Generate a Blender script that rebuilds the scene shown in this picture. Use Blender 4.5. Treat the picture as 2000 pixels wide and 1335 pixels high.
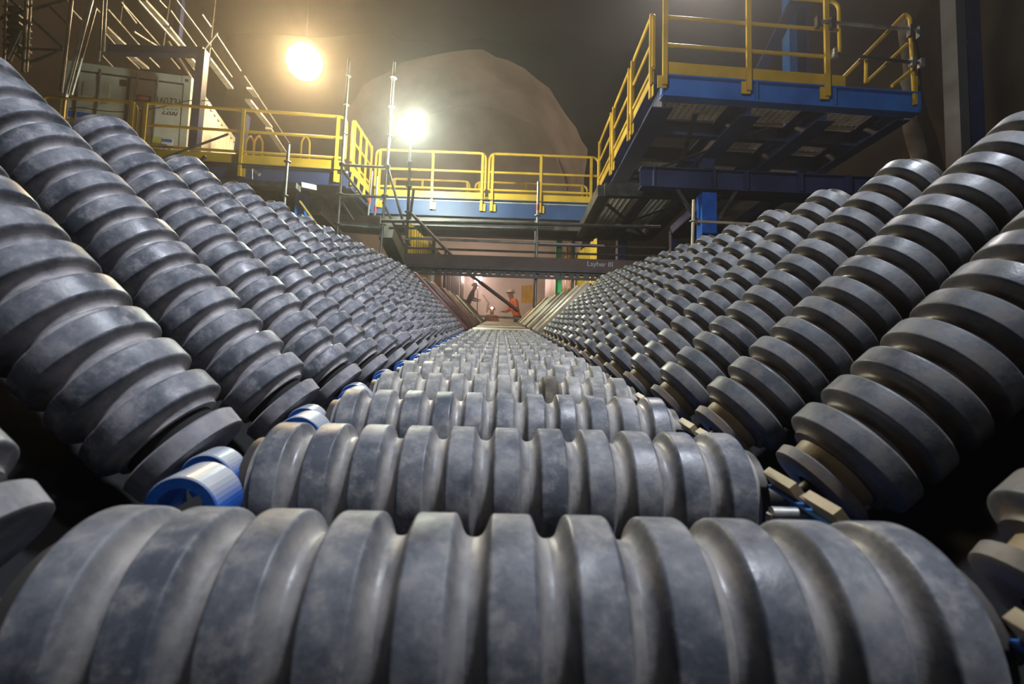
import bpy, bmesh, math, random
from mathutils import Vector, Matrix, noise
random.seed(7)
PI = math.pi
sc = bpy.context.scene
C = sc.collection
for o in list(bpy.data.objects): bpy.data.objects.remove(o)

# ------------------------------------------------------------------ camera
CAMZ = 3.0                      # lens height over the cavern floor
FPX, CX, CY = 1000.0, 1000.0, 667.5
F = Vector((981-CX, 745-CY, FPX)).normalized()
R = Vector((1.0, 0.031, 0.0)); R.z = -(R.x*F.x+R.y*F.y)/F.z; R.normalize()
U = R.cross(F).normalized()
def c2w(v): return Vector((v.dot(R), v.dot(F), v.dot(U)))       # lens axes -> world axes
ORG = Vector((0, 0, CAMZ))
cam = bpy.data.cameras.new('camera'); cam.lens = 18.0; cam.sensor_width = 36.0
cam.clip_start = 0.02; cam.clip_end = 300
cam.dof.use_dof = True; cam.dof.focus_distance = 2.6; cam.dof.aperture_fstop = 5.0
co = bpy.data.objects.new('camera', cam); C.objects.link(co)
xb, yb, zb = c2w(Vector((1,0,0))), c2w(Vector((0,-1,0))), c2w(Vector((0,0,-1)))
m = Matrix((xb, yb, zb)).transposed().to_4x4(); m.translation = ORG
co.matrix_world = m; sc.camera = co

# ------------------------------------------------------------------ world, lights, exposure
w = bpy.data.worlds.new('world'); sc.world = w; w.use_nodes = True
bg = w.node_tree.nodes['Background']; bg.inputs[0].default_value = (0.05,0.055,0.07,1); bg.inputs[1].default_value = 0.15
vo=w.node_tree.nodes.new('ShaderNodeVolumeScatter')                  # thin dust in the cavern air
vo.inputs['Density'].default_value=0.0058; vo.inputs['Anisotropy'].default_value=0.82; vo.inputs['Color'].default_value=(1,.95,.88,1)
w.node_tree.links.new(vo.outputs[0], w.node_tree.nodes['World Output'].inputs['Volume'])
sc.view_settings.view_transform = 'Standard'; sc.view_settings.look = 'None'
sc.view_settings.gamma = 1.0; sc.view_settings.use_curve_mapping = False
sc.view_settings.exposure = -0.08
sc.cycles.max_bounces = 5; sc.cycles.diffuse_bounces = 3; sc.cycles.glossy_bounces = 2
def look(o, target):
    o.rotation_euler = (Vector(target)-o.location).to_track_quat('-Z','Y').to_euler()
def area(name, loc, target, size, power, col):
    l = bpy.data.lights.new(name, 'AREA'); l.shape='DISK'; l.size=size; l.energy=power; l.color=col
    o = bpy.data.objects.new(name, l); C.objects.link(o); o.location=loc; look(o, target); return o
def point(name, loc, power, col, r=0.15):
    l = bpy.data.lights.new(name, 'POINT'); l.energy=power; l.color=col; l.shadow_soft_size=r
    o = bpy.data.objects.new(name, l); C.objects.link(o); o.location=loc; return o
l_ = bpy.data.lights.new('cavern_floodlight','SPOT'); l_.energy=1750; l_.color=(0.82,0.88,1.0); l_.spot_size=math.radians(92); l_.spot_blend=1.0; l_.shadow_soft_size=0.22
KEY = bpy.data.objects.new('cavern_floodlight',l_); C.objects.link(KEY); KEY.location=(1.4,-0.1,CAMZ+4.7); look(KEY,(-0.5,3.4,CAMZ+0.2))
SIDE = area('rear_floodlight', (2.4,-4.0,CAMZ+4.4), (2.0,7.0,CAMZ+4.2), 0.8, 40, (0.82,0.84,1.0))
l_ = bpy.data.lights.new('structure_floodlight','SPOT'); l_.energy=800; l_.color=(0.92,0.95,1.0); l_.spot_size=math.radians(58); l_.spot_blend=0.8; l_.shadow_soft_size=0.12
STRL = bpy.data.objects.new('structure_floodlight',l_); C.objects.link(STRL); STRL.location=(-1.0,0.6,CAMZ+3.2); look(STRL,(3.3,7.4,CAMZ+3.9))
l_ = bpy.data.lights.new('platform_floodlight','SPOT'); l_.energy=1300; l_.color=(1.0,0.93,0.88); l_.spot_size=math.radians(62); l_.spot_blend=0.6; l_.shadow_soft_size=0.15
TOPL = bpy.data.objects.new('platform_floodlight',l_); C.objects.link(TOPL); TOPL.location=(4.2,10.6,CAMZ+10.0); look(TOPL,(3.6,7.6,CAMZ+3.9))

# ------------------------------------------------------------------ frames
def P(u, v, Y):
    "world point seen at photograph pixel u,v at forward distance Y"
    d = c2w(Vector((u-CX, v-CY, FPX)))
    return ORG + d*(Y/d.y)
EY = c2w(Vector((978-CX, 613-CY, FPX)).normalized())
EX = Vector((1,0,0)); EX = (EX-EY*EX.dot(EY)).normalized()
EZ = EX.cross(EY).normalized()
def K(x, y, z):
    "point in the inclined conveyor's own frame"
    return ORG + EX*x + EY*y + EZ*z
KM = Matrix((EX, EY, EZ)).transposed()

# ------------------------------------------------------------------ materials
def nm(name):
    m = bpy.data.materials.new(name); m.use_nodes = True
    nt = m.node_tree; b = nt.nodes['Principled BSDF']; return m, nt, b
def L(nt, a, b): nt.links.new(a, b)
def painted(name, c1, c2, scale=3.0, rough=0.5, metal=0.0, bump=0.15, detail=6, bscale=None, lo=0.35, hi=0.65, rr=0.15, rand=0.0):
    m, nt, b = nm(name)
    tc = nt.nodes.new('ShaderNodeTexCoord'); n = nt.nodes.new('ShaderNodeTexNoise')
    n.inputs['Scale'].default_value = scale; n.inputs['Detail'].default_value = detail
    if rand:
        oi = nt.nodes.new('ShaderNodeObjectInfo'); ad = nt.nodes.new('ShaderNodeVectorMath'); ad.operation='MULTIPLY_ADD'
        ad.inputs[1].default_value=(1,1,1)
        sc_ = nt.nodes.new('ShaderNodeMath'); sc_.operation='MULTIPLY'; sc_.inputs[1].default_value=rand
        L(nt, oi.outputs['Random'], sc_.inputs[0]); L(nt, tc.outputs['Object'], ad.inputs[0]); L(nt, sc_.outputs[0], ad.inputs[2])
        vec = ad.outputs[0]
    else: vec = tc.outputs['Object']
    L(nt, vec, n.inputs['Vector'])
    r = nt.nodes.new('ShaderNodeValToRGB'); r.color_ramp.elements[0].position=lo; r.color_ramp.elements[1].position=hi
    r.color_ramp.elements[0].color=(*c1,1); r.color_ramp.elements[1].color=(*c2,1)
    L(nt, n.outputs['Fac'], r.inputs[0]); L(nt, r.outputs[0], b.inputs['Base Color'])
    mr = nt.nodes.new('ShaderNodeMapRange'); mr.inputs['To Min'].default_value=rough-rr; mr.inputs['To Max'].default_value=rough+rr
    L(nt, n.outputs['Fac'], mr.inputs[0]); L(nt, mr.outputs[0], b.inputs['Roughness'])
    b.inputs['Metallic'].default_value = metal
    if bump:
        n2 = nt.nodes.new('ShaderNodeTexNoise'); n2.inputs['Scale'].default_value = bscale or scale*4; n2.inputs['Detail'].default_value=5
        L(nt, vec, n2.inputs['Vector'])
        bp = nt.nodes.new('ShaderNodeBump'); bp.inputs['Strength'].default_value=bump; bp.inputs['Distance'].default_value=0.02
        L(nt, n2.outputs['Fac'], bp.inputs['Height']); L(nt, bp.outputs[0], b.inputs['Normal'])
    return m
def rubber(name, dark, mid, dust, rough=0.5):
    m, nt, b = nm(name)
    tc = nt.nodes.new('ShaderNodeTexCoord'); oi = nt.nodes.new('ShaderNodeObjectInfo')
    mu = nt.nodes.new('ShaderNodeMath'); mu.operation='MULTIPLY'; mu.inputs[1].default_value=37.0
    L(nt, oi.outputs['Random'], mu.inputs[0])
    ad = nt.nodes.new('ShaderNodeVectorMath'); ad.operation='ADD'
    L(nt, tc.outputs['Object'], ad.inputs[0]); L(nt, mu.outputs[0], ad.inputs[1])
    def noi(s, d, rg=0.55):
        n = nt.nodes.new('ShaderNodeTexNoise'); n.inputs['Scale'].default_value=s; n.inputs['Detail'].default_value=d
        n.inputs['Roughness'].default_value=rg; L(nt, ad.outputs[0], n.inputs['Vector']); return n.outputs['Fac']
    def ramp(fac, a, c, ca, cb):
        r = nt.nodes.new('ShaderNodeValToRGB'); r.color_ramp.elements[0].position=a; r.color_ramp.elements[1].position=c
        r.color_ramp.elements[0].color=(*ca,1); r.color_ramp.elements[1].color=(*cb,1); L(nt, fac, r.inputs[0]); return r.outputs[0]
    base = ramp(noi(13, 8, 0.66), 0.40, 0.62, dark, mid)
    # dust lies in the grooves: own colour, by radius
    sx = nt.nodes.new('ShaderNodeSeparateXYZ'); L(nt, tc.outputs['Object'], sx.inputs[0])
    cy = nt.nodes.new('ShaderNodeCombineXYZ'); L(nt, sx.outputs[1], cy.inputs[0]); L(nt, sx.outputs[2], cy.inputs[1])
    ln = nt.nodes.new('ShaderNodeVectorMath'); ln.operation='LENGTH'; L(nt, cy.outputs[0], ln.inputs[0])
    rr = nt.nodes.new('ShaderNodeMapRange'); rr.inputs['From Min'].default_value=0.108; rr.inputs['From Max'].default_value=0.092
    L(nt, ln.outputs['Value'], rr.inputs[0])
    pt = ramp(noi(14, 7, 0.65), 0.42, 0.62, (0.25,)*3, (1,)*3)
    mm = nt.nodes.new('ShaderNodeMath'); mm.operation='MULTIPLY'; L(nt, rr.outputs[0], mm.inputs[0]); L(nt, pt, mm.inputs[1])
    fine = ramp(noi(26, 8, 0.7), 0.52, 0.70, (0,)*3, (0.75,)*3)
    mx0 = nt.nodes.new('ShaderNodeMath'); mx0.operation='MAXIMUM'; L(nt, mm.outputs[0], mx0.inputs[0]); L(nt, fine, mx0.inputs[1])
    mix = nt.nodes.new('ShaderNodeMix'); mix.data_type='RGBA'
    L(nt, mx0.outputs[0], mix.inputs['Factor']); L(nt, base, mix.inputs['A']); mix.inputs['B'].default_value=(*dust,1)
    L(nt, mix.outputs['Result'], b.inputs['Base Color'])
    rg = nt.nodes.new('ShaderNodeMapRange'); rg.inputs['From Min'].default_value=0.35; rg.inputs['From Max'].default_value=0.62
    rg.inputs['To Min'].default_value=rough-0.17; rg.inputs['To Max'].default_value=rough+0.22
    L(nt, noi(6, 4), rg.inputs[0]); L(nt, rg.outputs[0], b.inputs['Roughness'])
    bp = nt.nodes.new('ShaderNodeBump'); bp.inputs['Strength'].default_value=0.22; bp.inputs['Distance'].default_value=0.004
    L(nt, noi(45, 6, 0.65), bp.inputs['Height']); L(nt, bp.outputs[0], b.inputs['Normal'])
    return m
def emit(name, col, s):
    m, nt, b = nm(name); b.inputs['Base Color'].default_value=(0.9,0.9,0.9,1)
    b.inputs['Emission Color'].default_value=(*col,1); b.inputs['Emission Strength'].default_value=s; return m
M = {}
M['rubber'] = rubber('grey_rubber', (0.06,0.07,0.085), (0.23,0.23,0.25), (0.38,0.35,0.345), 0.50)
M['rubber_c'] = rubber('dusty_rubber', (0.075,0.083,0.10), (0.24,0.24,0.245), (0.34,0.31,0.28), 0.50)
M['rubber_far'] = rubber('lamplit_rubber', (0.15,0.148,0.14), (0.32,0.305,0.28), (0.46,0.42,0.36), 0.6)  # warm lamplight on the far rows put into a paler rubber colour
M['rubber_r'] = rubber('shaded_brown_rubber', (0.07,0.075,0.083), (0.17,0.17,0.17), (0.15,0.11,0.075), 0.5)  # right bank's shade and warm brown light put into the rubber colour
M['rubber_brown'] = rubber('dark_brown_rubber', (0.04,0.035,0.03), (0.12,0.10,0.07), (0.18,0.14,0.09), 0.6)
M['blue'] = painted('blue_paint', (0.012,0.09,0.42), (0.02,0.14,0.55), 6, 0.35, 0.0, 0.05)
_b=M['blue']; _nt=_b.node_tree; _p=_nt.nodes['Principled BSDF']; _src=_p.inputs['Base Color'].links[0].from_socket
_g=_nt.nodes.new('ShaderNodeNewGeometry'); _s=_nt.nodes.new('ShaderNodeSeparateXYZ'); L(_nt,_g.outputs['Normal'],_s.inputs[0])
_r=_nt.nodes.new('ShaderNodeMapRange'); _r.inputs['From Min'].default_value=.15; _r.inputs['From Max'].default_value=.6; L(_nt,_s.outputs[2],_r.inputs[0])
_m=_nt.nodes.new('ShaderNodeMix'); _m.data_type='RGBA'; L(_nt,_r.outputs[0],_m.inputs['Factor']); L(_nt,_src,_m.inputs['A']); _m.inputs['B'].default_value=(.34,.36,.40,1)  # whitish sheen of upward faces put into the colour by surface normal
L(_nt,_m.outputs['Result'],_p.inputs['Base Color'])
M['blue_dull'] = painted('dull_blue_paint', (0.012,0.09,0.33), (0.03,0.16,0.46), 1.6, 0.45, 0.0, 0.08)
M['blue_deep'] = painted('deep_blue_paint', (0.015,0.04,0.12), (0.03,0.07,0.18), 1.6, 0.5, 0.0, 0.05)
M['navy'] = painted('navy_paint', (0.012,0.02,0.07), (0.03,0.045,0.12), 1.6, 0.5, 0.0, 0.05)
M['yellow'] = painted('yellow_paint', (0.42,0.25,0.018), (0.60,0.37,0.035), 2.0, 0.42, 0.0, 0.08)
M['galv'] = painted('galvanised_steel', (0.26,0.26,0.25), (0.46,0.45,0.42), 5, 0.42, 0.7, 0.05)
M['slate'] = painted('slate_paint', (0.07,0.075,0.085), (0.12,0.125,0.14), 1.2, 0.5, 0, 0.05)
M['tray'] = painted('dull_zinc', (0.25,0.25,0.24), (0.42,0.42,0.40), 7, 0.5, 0.2, 0.1)
M['dark_steel'] = painted('dark_steel', (0.05,0.045,0.04), (0.11,0.10,0.09), 5, 0.5, 0.5, 0.05)
M['brown_steel'] = painted('brown_primer', (0.09,0.055,0.045), (0.16,0.10,0.08), 3, 0.55, 0.2, 0.05)
M['tan'] = painted('dusty_tan_steel', (0.34,0.26,0.15), (0.50,0.39,0.24), 8, 0.5, 0.0, 0.1, rand=11)
M['tan_l'] = painted('pale_tan_steel', (0.42,0.34,0.24), (0.60,0.50,0.37), 6, 0.45, 0.1, 0.05, rand=11)
M['red_pipe'] = painted('dull_red_primer', (0.13,0.05,0.05), (0.24,0.10,0.10), 7, 0.45, 0.1, 0.05, rand=11)
M['brown_pipe'] = painted('dull_brown_primer', (0.12,0.08,0.055), (0.24,0.17,0.12), 7, 0.45, 0.1, 0.05, rand=11)
M['grate'] = painted('grating_steel', (0.36,0.34,0.30), (0.55,0.52,0.46), 3, 0.5, 0.3, 0.05)
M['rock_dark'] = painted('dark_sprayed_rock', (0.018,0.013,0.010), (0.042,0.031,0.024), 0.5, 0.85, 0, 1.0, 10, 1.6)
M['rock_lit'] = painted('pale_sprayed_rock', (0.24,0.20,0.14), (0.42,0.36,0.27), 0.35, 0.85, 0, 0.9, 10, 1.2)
M['streak'] = painted('calcite_streak', (0.30,0.24,0.18), (0.45,0.38,0.30), 1.5, 0.6, 0, 0.3)
M['floor'] = painted('dark_wet_floor', (0.006,0.005,0.0045), (0.016,0.014,0.012), 1.2, 0.85, 0, 0.5, rr=0.1)
M['container'] = painted('off_white_paint', (0.42,0.41,0.35), (0.55,0.54,0.47), 2.2, 0.5, 0, 0.05)
M['black'] = painted('black_rubber', (0.003,0.003,0.0035), (0.007,0.007,0.007), 5, 0.85, 0, 0.05)
M['red'] = painted('red_paint', (0.45,0.03,0.025), (0.6,0.05,0.04), 5, 0.5, 0, 0)
M['white'] = painted('white_paint', (0.62,0.62,0.60), (0.78,0.78,0.76), 5, 0.5, 0, 0)
M['signblue'] = painted('sign_blue', (0.02,0.10,0.45), (0.03,0.13,0.5), 5, 0.4, 0, 0)
M['signyellow'] = painted('sign_yellow', (0.42,0.40,0.06), (0.5,0.48,0.08), 5, 0.5, 0, 0)
M['green'] = painted('green_paint', (0.03,0.42,0.16), (0.05,0.55,0.22), 2, 0.5, 0, 0.05)
M['wood'] = painted('red_brown_plank', (0.13,0.065,0.05), (0.21,0.11,0.085), 3, 0.6, 0, 0.2)
M['orange'] = painted('orange_fabric', (0.75,0.14,0.02), (0.9,0.22,0.04), 20, 0.7, 0, 0.1)
M['shadowbrown'] = painted('shadow_brown', (0.10,0.065,0.04), (0.17,0.11,0.07), 20, 0.8, 0, 0.1)
M['navyfab'] = painted('navy_fabric', (0.02,0.025,0.05), (0.04,0.045,0.08), 20, 0.8, 0, 0.1)
M['skin'] = painted('skin', (0.42,0.24,0.16), (0.5,0.3,0.2), 8, 0.5, 0, 0)
M['lamp_warm'] = emit('warm_lamp_globe', (1.0,0.72,0.38), 270)
M['lamp_cool'] = emit('cool_lamp_globe', (0.88,1.0,0.84), 1350)
M['lamp_pink'] = emit('pink_lamp_lens', (1.0,0.70,0.66), 520)
M['lamp_head'] = emit('head_lamp_lens', (0.6,0.8,1.0), 25)

# ------------------------------------------------------------------ mesh builder
class MB:
    def __init__(s): s.v=[]; s.f=[]; s.mi=[]
    def add(s, vs, fs, mi=0):
        n=len(s.v); s.v += [Vector(x) for x in vs]; s.f += [tuple(i+n for i in f) for f in fs]; s.mi += [mi]*len(fs); return s
    def hexa(s, c, mi=0):
        return s.add(c, [(0,3,2,1),(4,5,6,7),(0,1,5,4),(1,2,6,5),(2,3,7,6),(3,0,4,7)], mi)
    def box(s, lo, hi, mi=0):
        (a,b,c),(d,e,f)=lo,hi
        return s.hexa([(a,b,c),(d,b,c),(d,e,c),(a,e,c),(a,b,f),(d,b,f),(d,e,f),(a,e,f)], mi)
    def bar(s, p, q, w, h, up=(0,0,1), mi=0, off=(0,0)):
        "box along p-q, w sideways, h along up"
        p,q=Vector(p),Vector(q); d=(q-p).normalized(); up=Vector(up)
        sd=d.cross(up)
        if sd.length<1e-4: sd=d.cross(Vector((0,1,0)))
        sd.normalize(); un=sd.cross(d).normalized()
        o=sd*off[0]+un*off[1]; a=sd*w/2; b=un*h/2
        return s.hexa([p+o-a-b,p+o+a-b,q+o+a-b,q+o-a-b,p+o-a+b,p+o+a+b,q+o+a+b,q+o-a+b], mi)
    def tube(s, path, r, n=10, cap=True, mi=0):
        path=[Vector(x) for x in path]; rings=[]
        prev=None
        for i,p in enumerate(path):
            d=(path[min(i+1,len(path)-1)]-path[max(i-1,0)]).normalized()
            if prev is None:
                a=d.orthogonal().normalized()
            else:
                a=(prev-d*prev.dot(d)).normalized()
            prev=a; b=d.cross(a)
            rr=r[i] if isinstance(r,(list,tuple)) else r
            rings.append([p+(a*math.cos(2*PI*k/n)+b*math.sin(2*PI*k/n))*rr for k in range(n)])
        vs=[v for g in rings for v in g]; fs=[]
        for i in range(len(path)-1):
            for k in range(n):
                fs.append((i*n+k, i*n+(k+1)%n, (i+1)*n+(k+1)%n, (i+1)*n+k))
        if cap:
            fs.append(tuple(range(n-1,-1,-1))); fs.append(tuple((len(path)-1)*n+k for k in range(n)))
        return s.add(vs, fs, mi)
    def lathe(s, prof, n=48, axis='X', closed=False, a0=0.0, a1=2*PI, mi=0):
        "prof = (along, radius)"
        full = abs(a1-a0-2*PI)<1e-6; m=n if full else n+1; vs=[]
        for k in range(m):
            t=a0+(a1-a0)*k/n; c,sn=math.cos(t),math.sin(t)
            for x,r in prof:
                vs.append({'X':(x,r*c,r*sn),'Y':(r*c,x,r*sn),'Z':(r*c,r*sn,x)}[axis])
        q=len(prof); fs=[]
        for k in range(n):
            k2=(k+1)%m
            for i in range(q-1 if not closed else q):
                j=(i+1)%q
                fs.append((k*q+i, k*q+j, k2*q+j, k2*q+i))
        if closed and not full:
            fs.append(tuple(range(q))); fs.append(tuple(n*q+i for i in range(q-1,-1,-1)))
        return s.add(vs, fs, mi)
    def ibeam(s, p, q, h, b, tf=0.015, tw=0.012, up=(0,0,1), mi=0):
        s.bar(p,q,b,tf,up,mi,(0,h/2-tf/2)); s.bar(p,q,b,tf,up,mi,(0,-h/2+tf/2)); return s.bar(p,q,tw,h-2*tf,up,mi)
    def mesh(s, name, mats, smooth=False):
        me=bpy.data.meshes.new(name); me.from_pydata([tuple(v) for v in s.v],[],s.f)
        if not isinstance(mats,(list,tuple)): mats=[mats]
        for x in mats: me.materials.append(x)
        for p,i in zip(me.polygons,s.mi): p.material_index=i
        bm=bmesh.new(); bm.from_mesh(me); bmesh.ops.recalc_face_normals(bm, faces=bm.faces[:]); bm.to_mesh(me); bm.free()
        if smooth:
            for p in me.polygons: p.use_smooth = True
            try: me.set_sharp_from_angle(angle=math.radians(40))
            except Exception: pass
        return me
    def build(s, name, mats, parent=None, smooth=False):
        me=s.mesh(name,mats,smooth); o=bpy.data.objects.new(name,me); C.objects.link(o)
        if parent is not None:
            o.parent=parent
            if parent.type=='EMPTY' or True: o.matrix_parent_inverse=INV.get(parent.name, Matrix())
        return o
INV={}
def tag(o, label=None, cat=None, group=None, kind=None):
    if label: o['label']=label
    if cat: o['category']=cat
    if group: o['group']=group
    if kind: o['kind']=kind
    return o
def thing(name, loc, label, cat, group=None, rot=None, world=True):
    "Empty at the thing's base; world=True: its parts' meshes are written in world coordinates"
    e=bpy.data.objects.new(name,None); C.objects.link(e); e.empty_display_size=0.1
    mt=(rot.to_4x4() if rot is not None else Matrix()); mt.translation=Vector(loc); e.matrix_basis=mt
    if world: INV[e.name]=mt.inverted()
    return tag(e,label,cat,group)
def sub(mb, name, mats, parent, smooth=False):
    "a sub-part in world coordinates under a part in world coordinates"
    o=mb.build(name,mats,None,smooth); o.parent=parent; return o
def put(me, name, parent, mat=None):
    o=bpy.data.objects.new(name,me); C.objects.link(o); o.parent=parent
    if mat is not None: o.matrix_basis=mat
    return o
def rounded(pts, r=0.1, n=5):
    "polyline with rounded inner corners"
    pts=[Vector(p) for p in pts]; out=[pts[0]]
    for i in range(1,len(pts)-1):
        a,b,c=pts[i-1],pts[i],pts[i+1]
        d1=(a-b); d2=(c-b); rr=min(r,d1.length*0.45,d2.length*0.45)
        s0=b+d1.normalized()*rr; s1=b+d2.normalized()*rr
        for k in range(n+1):
            t=k/n; out.append(s0*(1-t)**2+b*2*t*(1-t)+s1*t*t)
    out.append(pts[-1]); return out

# ------------------------------------------------------------------ cavern
def rockmesh(name, grid, mat, amp, label=None):
    "grid: rows of points; displaced by noise"
    mb=MB(); nr=len(grid); nc=len(grid[0]); vs=[]
    for row in grid:
        for p in row:
            p=Vector(p); d=noise.noise_vector(p*0.35)*amp+noise.noise_vector(p*1.1)*amp*0.35
            vs.append(p+d)
    fs=[(i*nc+j,i*nc+j+1,(i+1)*nc+j+1,(i+1)*nc+j) for i in range(nr-1) for j in range(nc-1)]
    mb.add(vs,fs); o=mb.build(name,mat,None,True); tag(o,kind='structure'); return o
def gridpts(o,a,b,na,nb):
    o,a,b=Vector(o),Vector(a),Vector(b)
    return [[o+a*(i/na)+b*(j/nb) for j in range(nb+1)] for i in range(na+1)]
XL,XR,YB,YE,ZC = -15.0, 11.5, 26.0, 31.5, 21.0
YF=-12.0
rockmesh('floor', gridpts((XL-1,YF,0),(XR-XL+2,0,0),(0,YE-YF+2,0),30,50), M['floor'], 0.05)
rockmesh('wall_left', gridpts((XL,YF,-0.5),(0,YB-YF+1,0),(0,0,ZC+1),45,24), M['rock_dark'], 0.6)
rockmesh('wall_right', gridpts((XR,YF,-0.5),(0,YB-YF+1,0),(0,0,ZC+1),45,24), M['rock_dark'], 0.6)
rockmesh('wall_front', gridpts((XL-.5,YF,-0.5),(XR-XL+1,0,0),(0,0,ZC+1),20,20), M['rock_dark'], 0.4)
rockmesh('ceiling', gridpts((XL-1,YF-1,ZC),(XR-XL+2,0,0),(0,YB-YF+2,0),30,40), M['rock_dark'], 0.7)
# back wall pierced by the arched tunnel mouth
AC=P(900,330,YB); AR=6.5
def archpt(t,r,y):      # t 0..1 from right foot over the crown to left foot
    zf=-0.5
    segs=[AC.z-zf, PI*r, AC.z-zf]; tot=sum(segs); s_=t*tot
    if s_<segs[0]: return Vector((AC.x+r,y,zf+s_))
    s_-=segs[0]
    if s_<segs[1]:
        a=s_/r; return Vector((AC.x+r*math.cos(a),y,AC.z+r*math.sin(a)))
    s_-=segs[1]; return Vector((AC.x-r,y,AC.z-s_))
NA=60
rows=[]
for k in range(9):
    row=[]
    for i in range(NA+1):
        p=archpt(i/NA,AR,YB)
        # outer frame point
        q=Vector(p); d=Vector((p.x-AC.x,0,max(p.z-AC.z,0)))
        if p.z<=AC.z: tgt=Vector((XR+.8 if p.x>AC.x else XL-.8, YB, p.z))
        else:
            dn=d.normalized(); ts=[]
            if dn.x>1e-3: ts.append((XR+.8-AC.x)/dn.x)
            if dn.x<-1e-3: ts.append((XL-.8-AC.x)/dn.x)
            if dn.z>1e-3: ts.append((ZC+.8-AC.z)/dn.z)
            tgt=Vector((AC.x,YB,AC.z))+dn*min(ts)
        row.append(p.lerp(tgt,k/8))
    rows.append(row)
rockmesh('wall_back', rows, M['rock_dark'], 0.45)
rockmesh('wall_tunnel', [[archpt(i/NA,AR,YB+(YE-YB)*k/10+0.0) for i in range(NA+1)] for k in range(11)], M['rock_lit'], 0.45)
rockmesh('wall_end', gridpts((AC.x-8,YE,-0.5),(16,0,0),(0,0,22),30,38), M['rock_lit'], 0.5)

# mineral streaks running down the rock
def streak(name, pts, label, wd=0.16):
    mb=MB(); vs=[]; n=len(pts)
    for i,p in enumerate(pts):
        ww=wd*(0.5+0.8*abs(noise.noise(Vector((i*0.7,wd*9,1)))))
        vs+= [Vector(p)+Vector((-ww,-0.02,0)),Vector(p)+Vector((0,-0.10,0)),Vector(p)+Vector((ww,-0.02,0)),Vector(p)+Vector((0,0.25,0))]
    fs=[]
    for i in range(n-1):
        for k in range(4): fs.append((i*4+k,i*4+(k+1)%4,(i+1)*4+(k+1)%4,(i+1)*4+k))
    fs+=[(0,1,2,3),((n-1)*4+3,(n-1)*4+2,(n-1)*4+1,(n-1)*4)]
    o=mb.add(vs,fs).build(name,M['streak'],None,True); return tag(o,label,'mineral streak',None)
def dens(pts,k=6):
    out=[]
    for a,b in zip(pts[:-1],pts[1:]):
        for i in range(k): out.append(Vector(a).lerp(Vector(b),i/k))
    out.append(Vector(pts[-1])); return out
streak('mineral_streak', dens([P(1070,252,31.0),P(1085,300,31.0),P(1100,345,31.0),P(1106,372,31.0)]), 'pale curved mineral streak on the rock above the far walkway railing', 0.10)
streak('mineral_streak', dens([P(944,575,30.9),P(953,590,30.9),P(950,607,30.9)]), 'thin pale streak on the end wall above the headlamp worker', 0.08)
def PX(u,v,X):
    d=c2w(Vector((u-CX,v-CY,FPX))); return ORG+d*(X/d.x)
streak('mineral_streak', dens([PX(1765,40,11.1),PX(1778,130,11.1),PX(1772,220,11.1),PX(1800,330,11.1)]), 'broad grey streak down the dark rock beside the tall blue column', 0.35)

# ------------------------------------------------------------------ ribbed impact rollers
S=0.40; PITCH=0.0752; RR=0.11; D1=0.485; X0=0.017
def ringprof(p=PITCH, R0=RR, gd=0.0235):
    h=[(-.5,0),(-.44,.015),(-.385,.12),(-.34,.36),(-.305,.68),(-.278,.88),(-.258,.965),(-.238,.995),(-.22,1.0),(0,1.0)]
    a=[(x*p,R0-gd+gd*t) for x,t in h]; b=[(-x,r) for x,r in reversed(a[:-1])]
    return [(-.5*p,0.04)]+a+b+[(.5*p,0.04)]
RING={}
def ring_mesh(key, mat, n):
    if key not in RING:
        me=MB().lathe(ringprof(),n,'X').mesh('rubber_ring',mat,True); RING[key]=me
    return RING[key]
shaft_c=MB().tube([(-.50,0,0),(.50,0,0)],0.022,12).mesh('shaft',M['dark_steel'],True)
cap_me=MB().lathe([(-.012,0.0),(-.012,.075),(-.004,.082),(.012,.082),(.014,.035),(.03,.035),(.032,0)],28,'X').mesh('end_cap',M['dark_steel'],True)
NC=11; NW=14; NROW=16; WA=math.radians(46)
shaft_w=MB().tube([(-.13,0,0),(PITCH*NW+.02,0,0)],0.022,12).mesh('shaft',M['dark_steel'],True)
endring_l=MB().lathe([(-.017,.03),(-.017,.074),(-.012,.084),(.012,.088),(.017,.082),(.017,.03)],36,'X').mesh('end_disc',M['rubber'],True)
neck_me=MB().lathe([(-.025,.03),(-.025,.052),(-.018,.06),(.018,.064),(.025,.056),(.025,.03)],30,'X').mesh('neck_collar',M['tan'],True)
endring_l=MB().lathe([(-.019,.03),(-.019,.09),(-.015,.096),(.015,.099),(.019,.094),(.019,.03)],44,'X').mesh('end_disc',M['rubber'],True)
endring_r=MB().lathe([(-.013,.03),(-.013,.078),(-.009,.084),(.009,.086),(.013,.08),(.013,.03)],44,'X').mesh('end_disc',M['rubber_r'],True)
neck_me=MB().lathe([(-.02,.03),(-.02,.062),(-.012,.069),(.012,.071),(.02,.064),(.02,.03)],30,'X').mesh('neck_collar',M['tan'],True)
neck_l=MB().lathe([(-.02,.03),(-.02,.072),(.02,.074),(.02,.03)],30,'X').mesh('neck_collar',M['black'],True)
ORD=['first','second','third','fourth','fifth','sixth','seventh','eighth','ninth','tenth','eleventh','twelfth','thirteenth','fourteenth','fifteenth','sixteenth','seventeenth']
def segs(k): return 72 if k<=3 else (44 if k<=8 else 28)
def rollrot(): return Matrix.Rotation(random.uniform(0,2*PI),4,'X')
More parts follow.
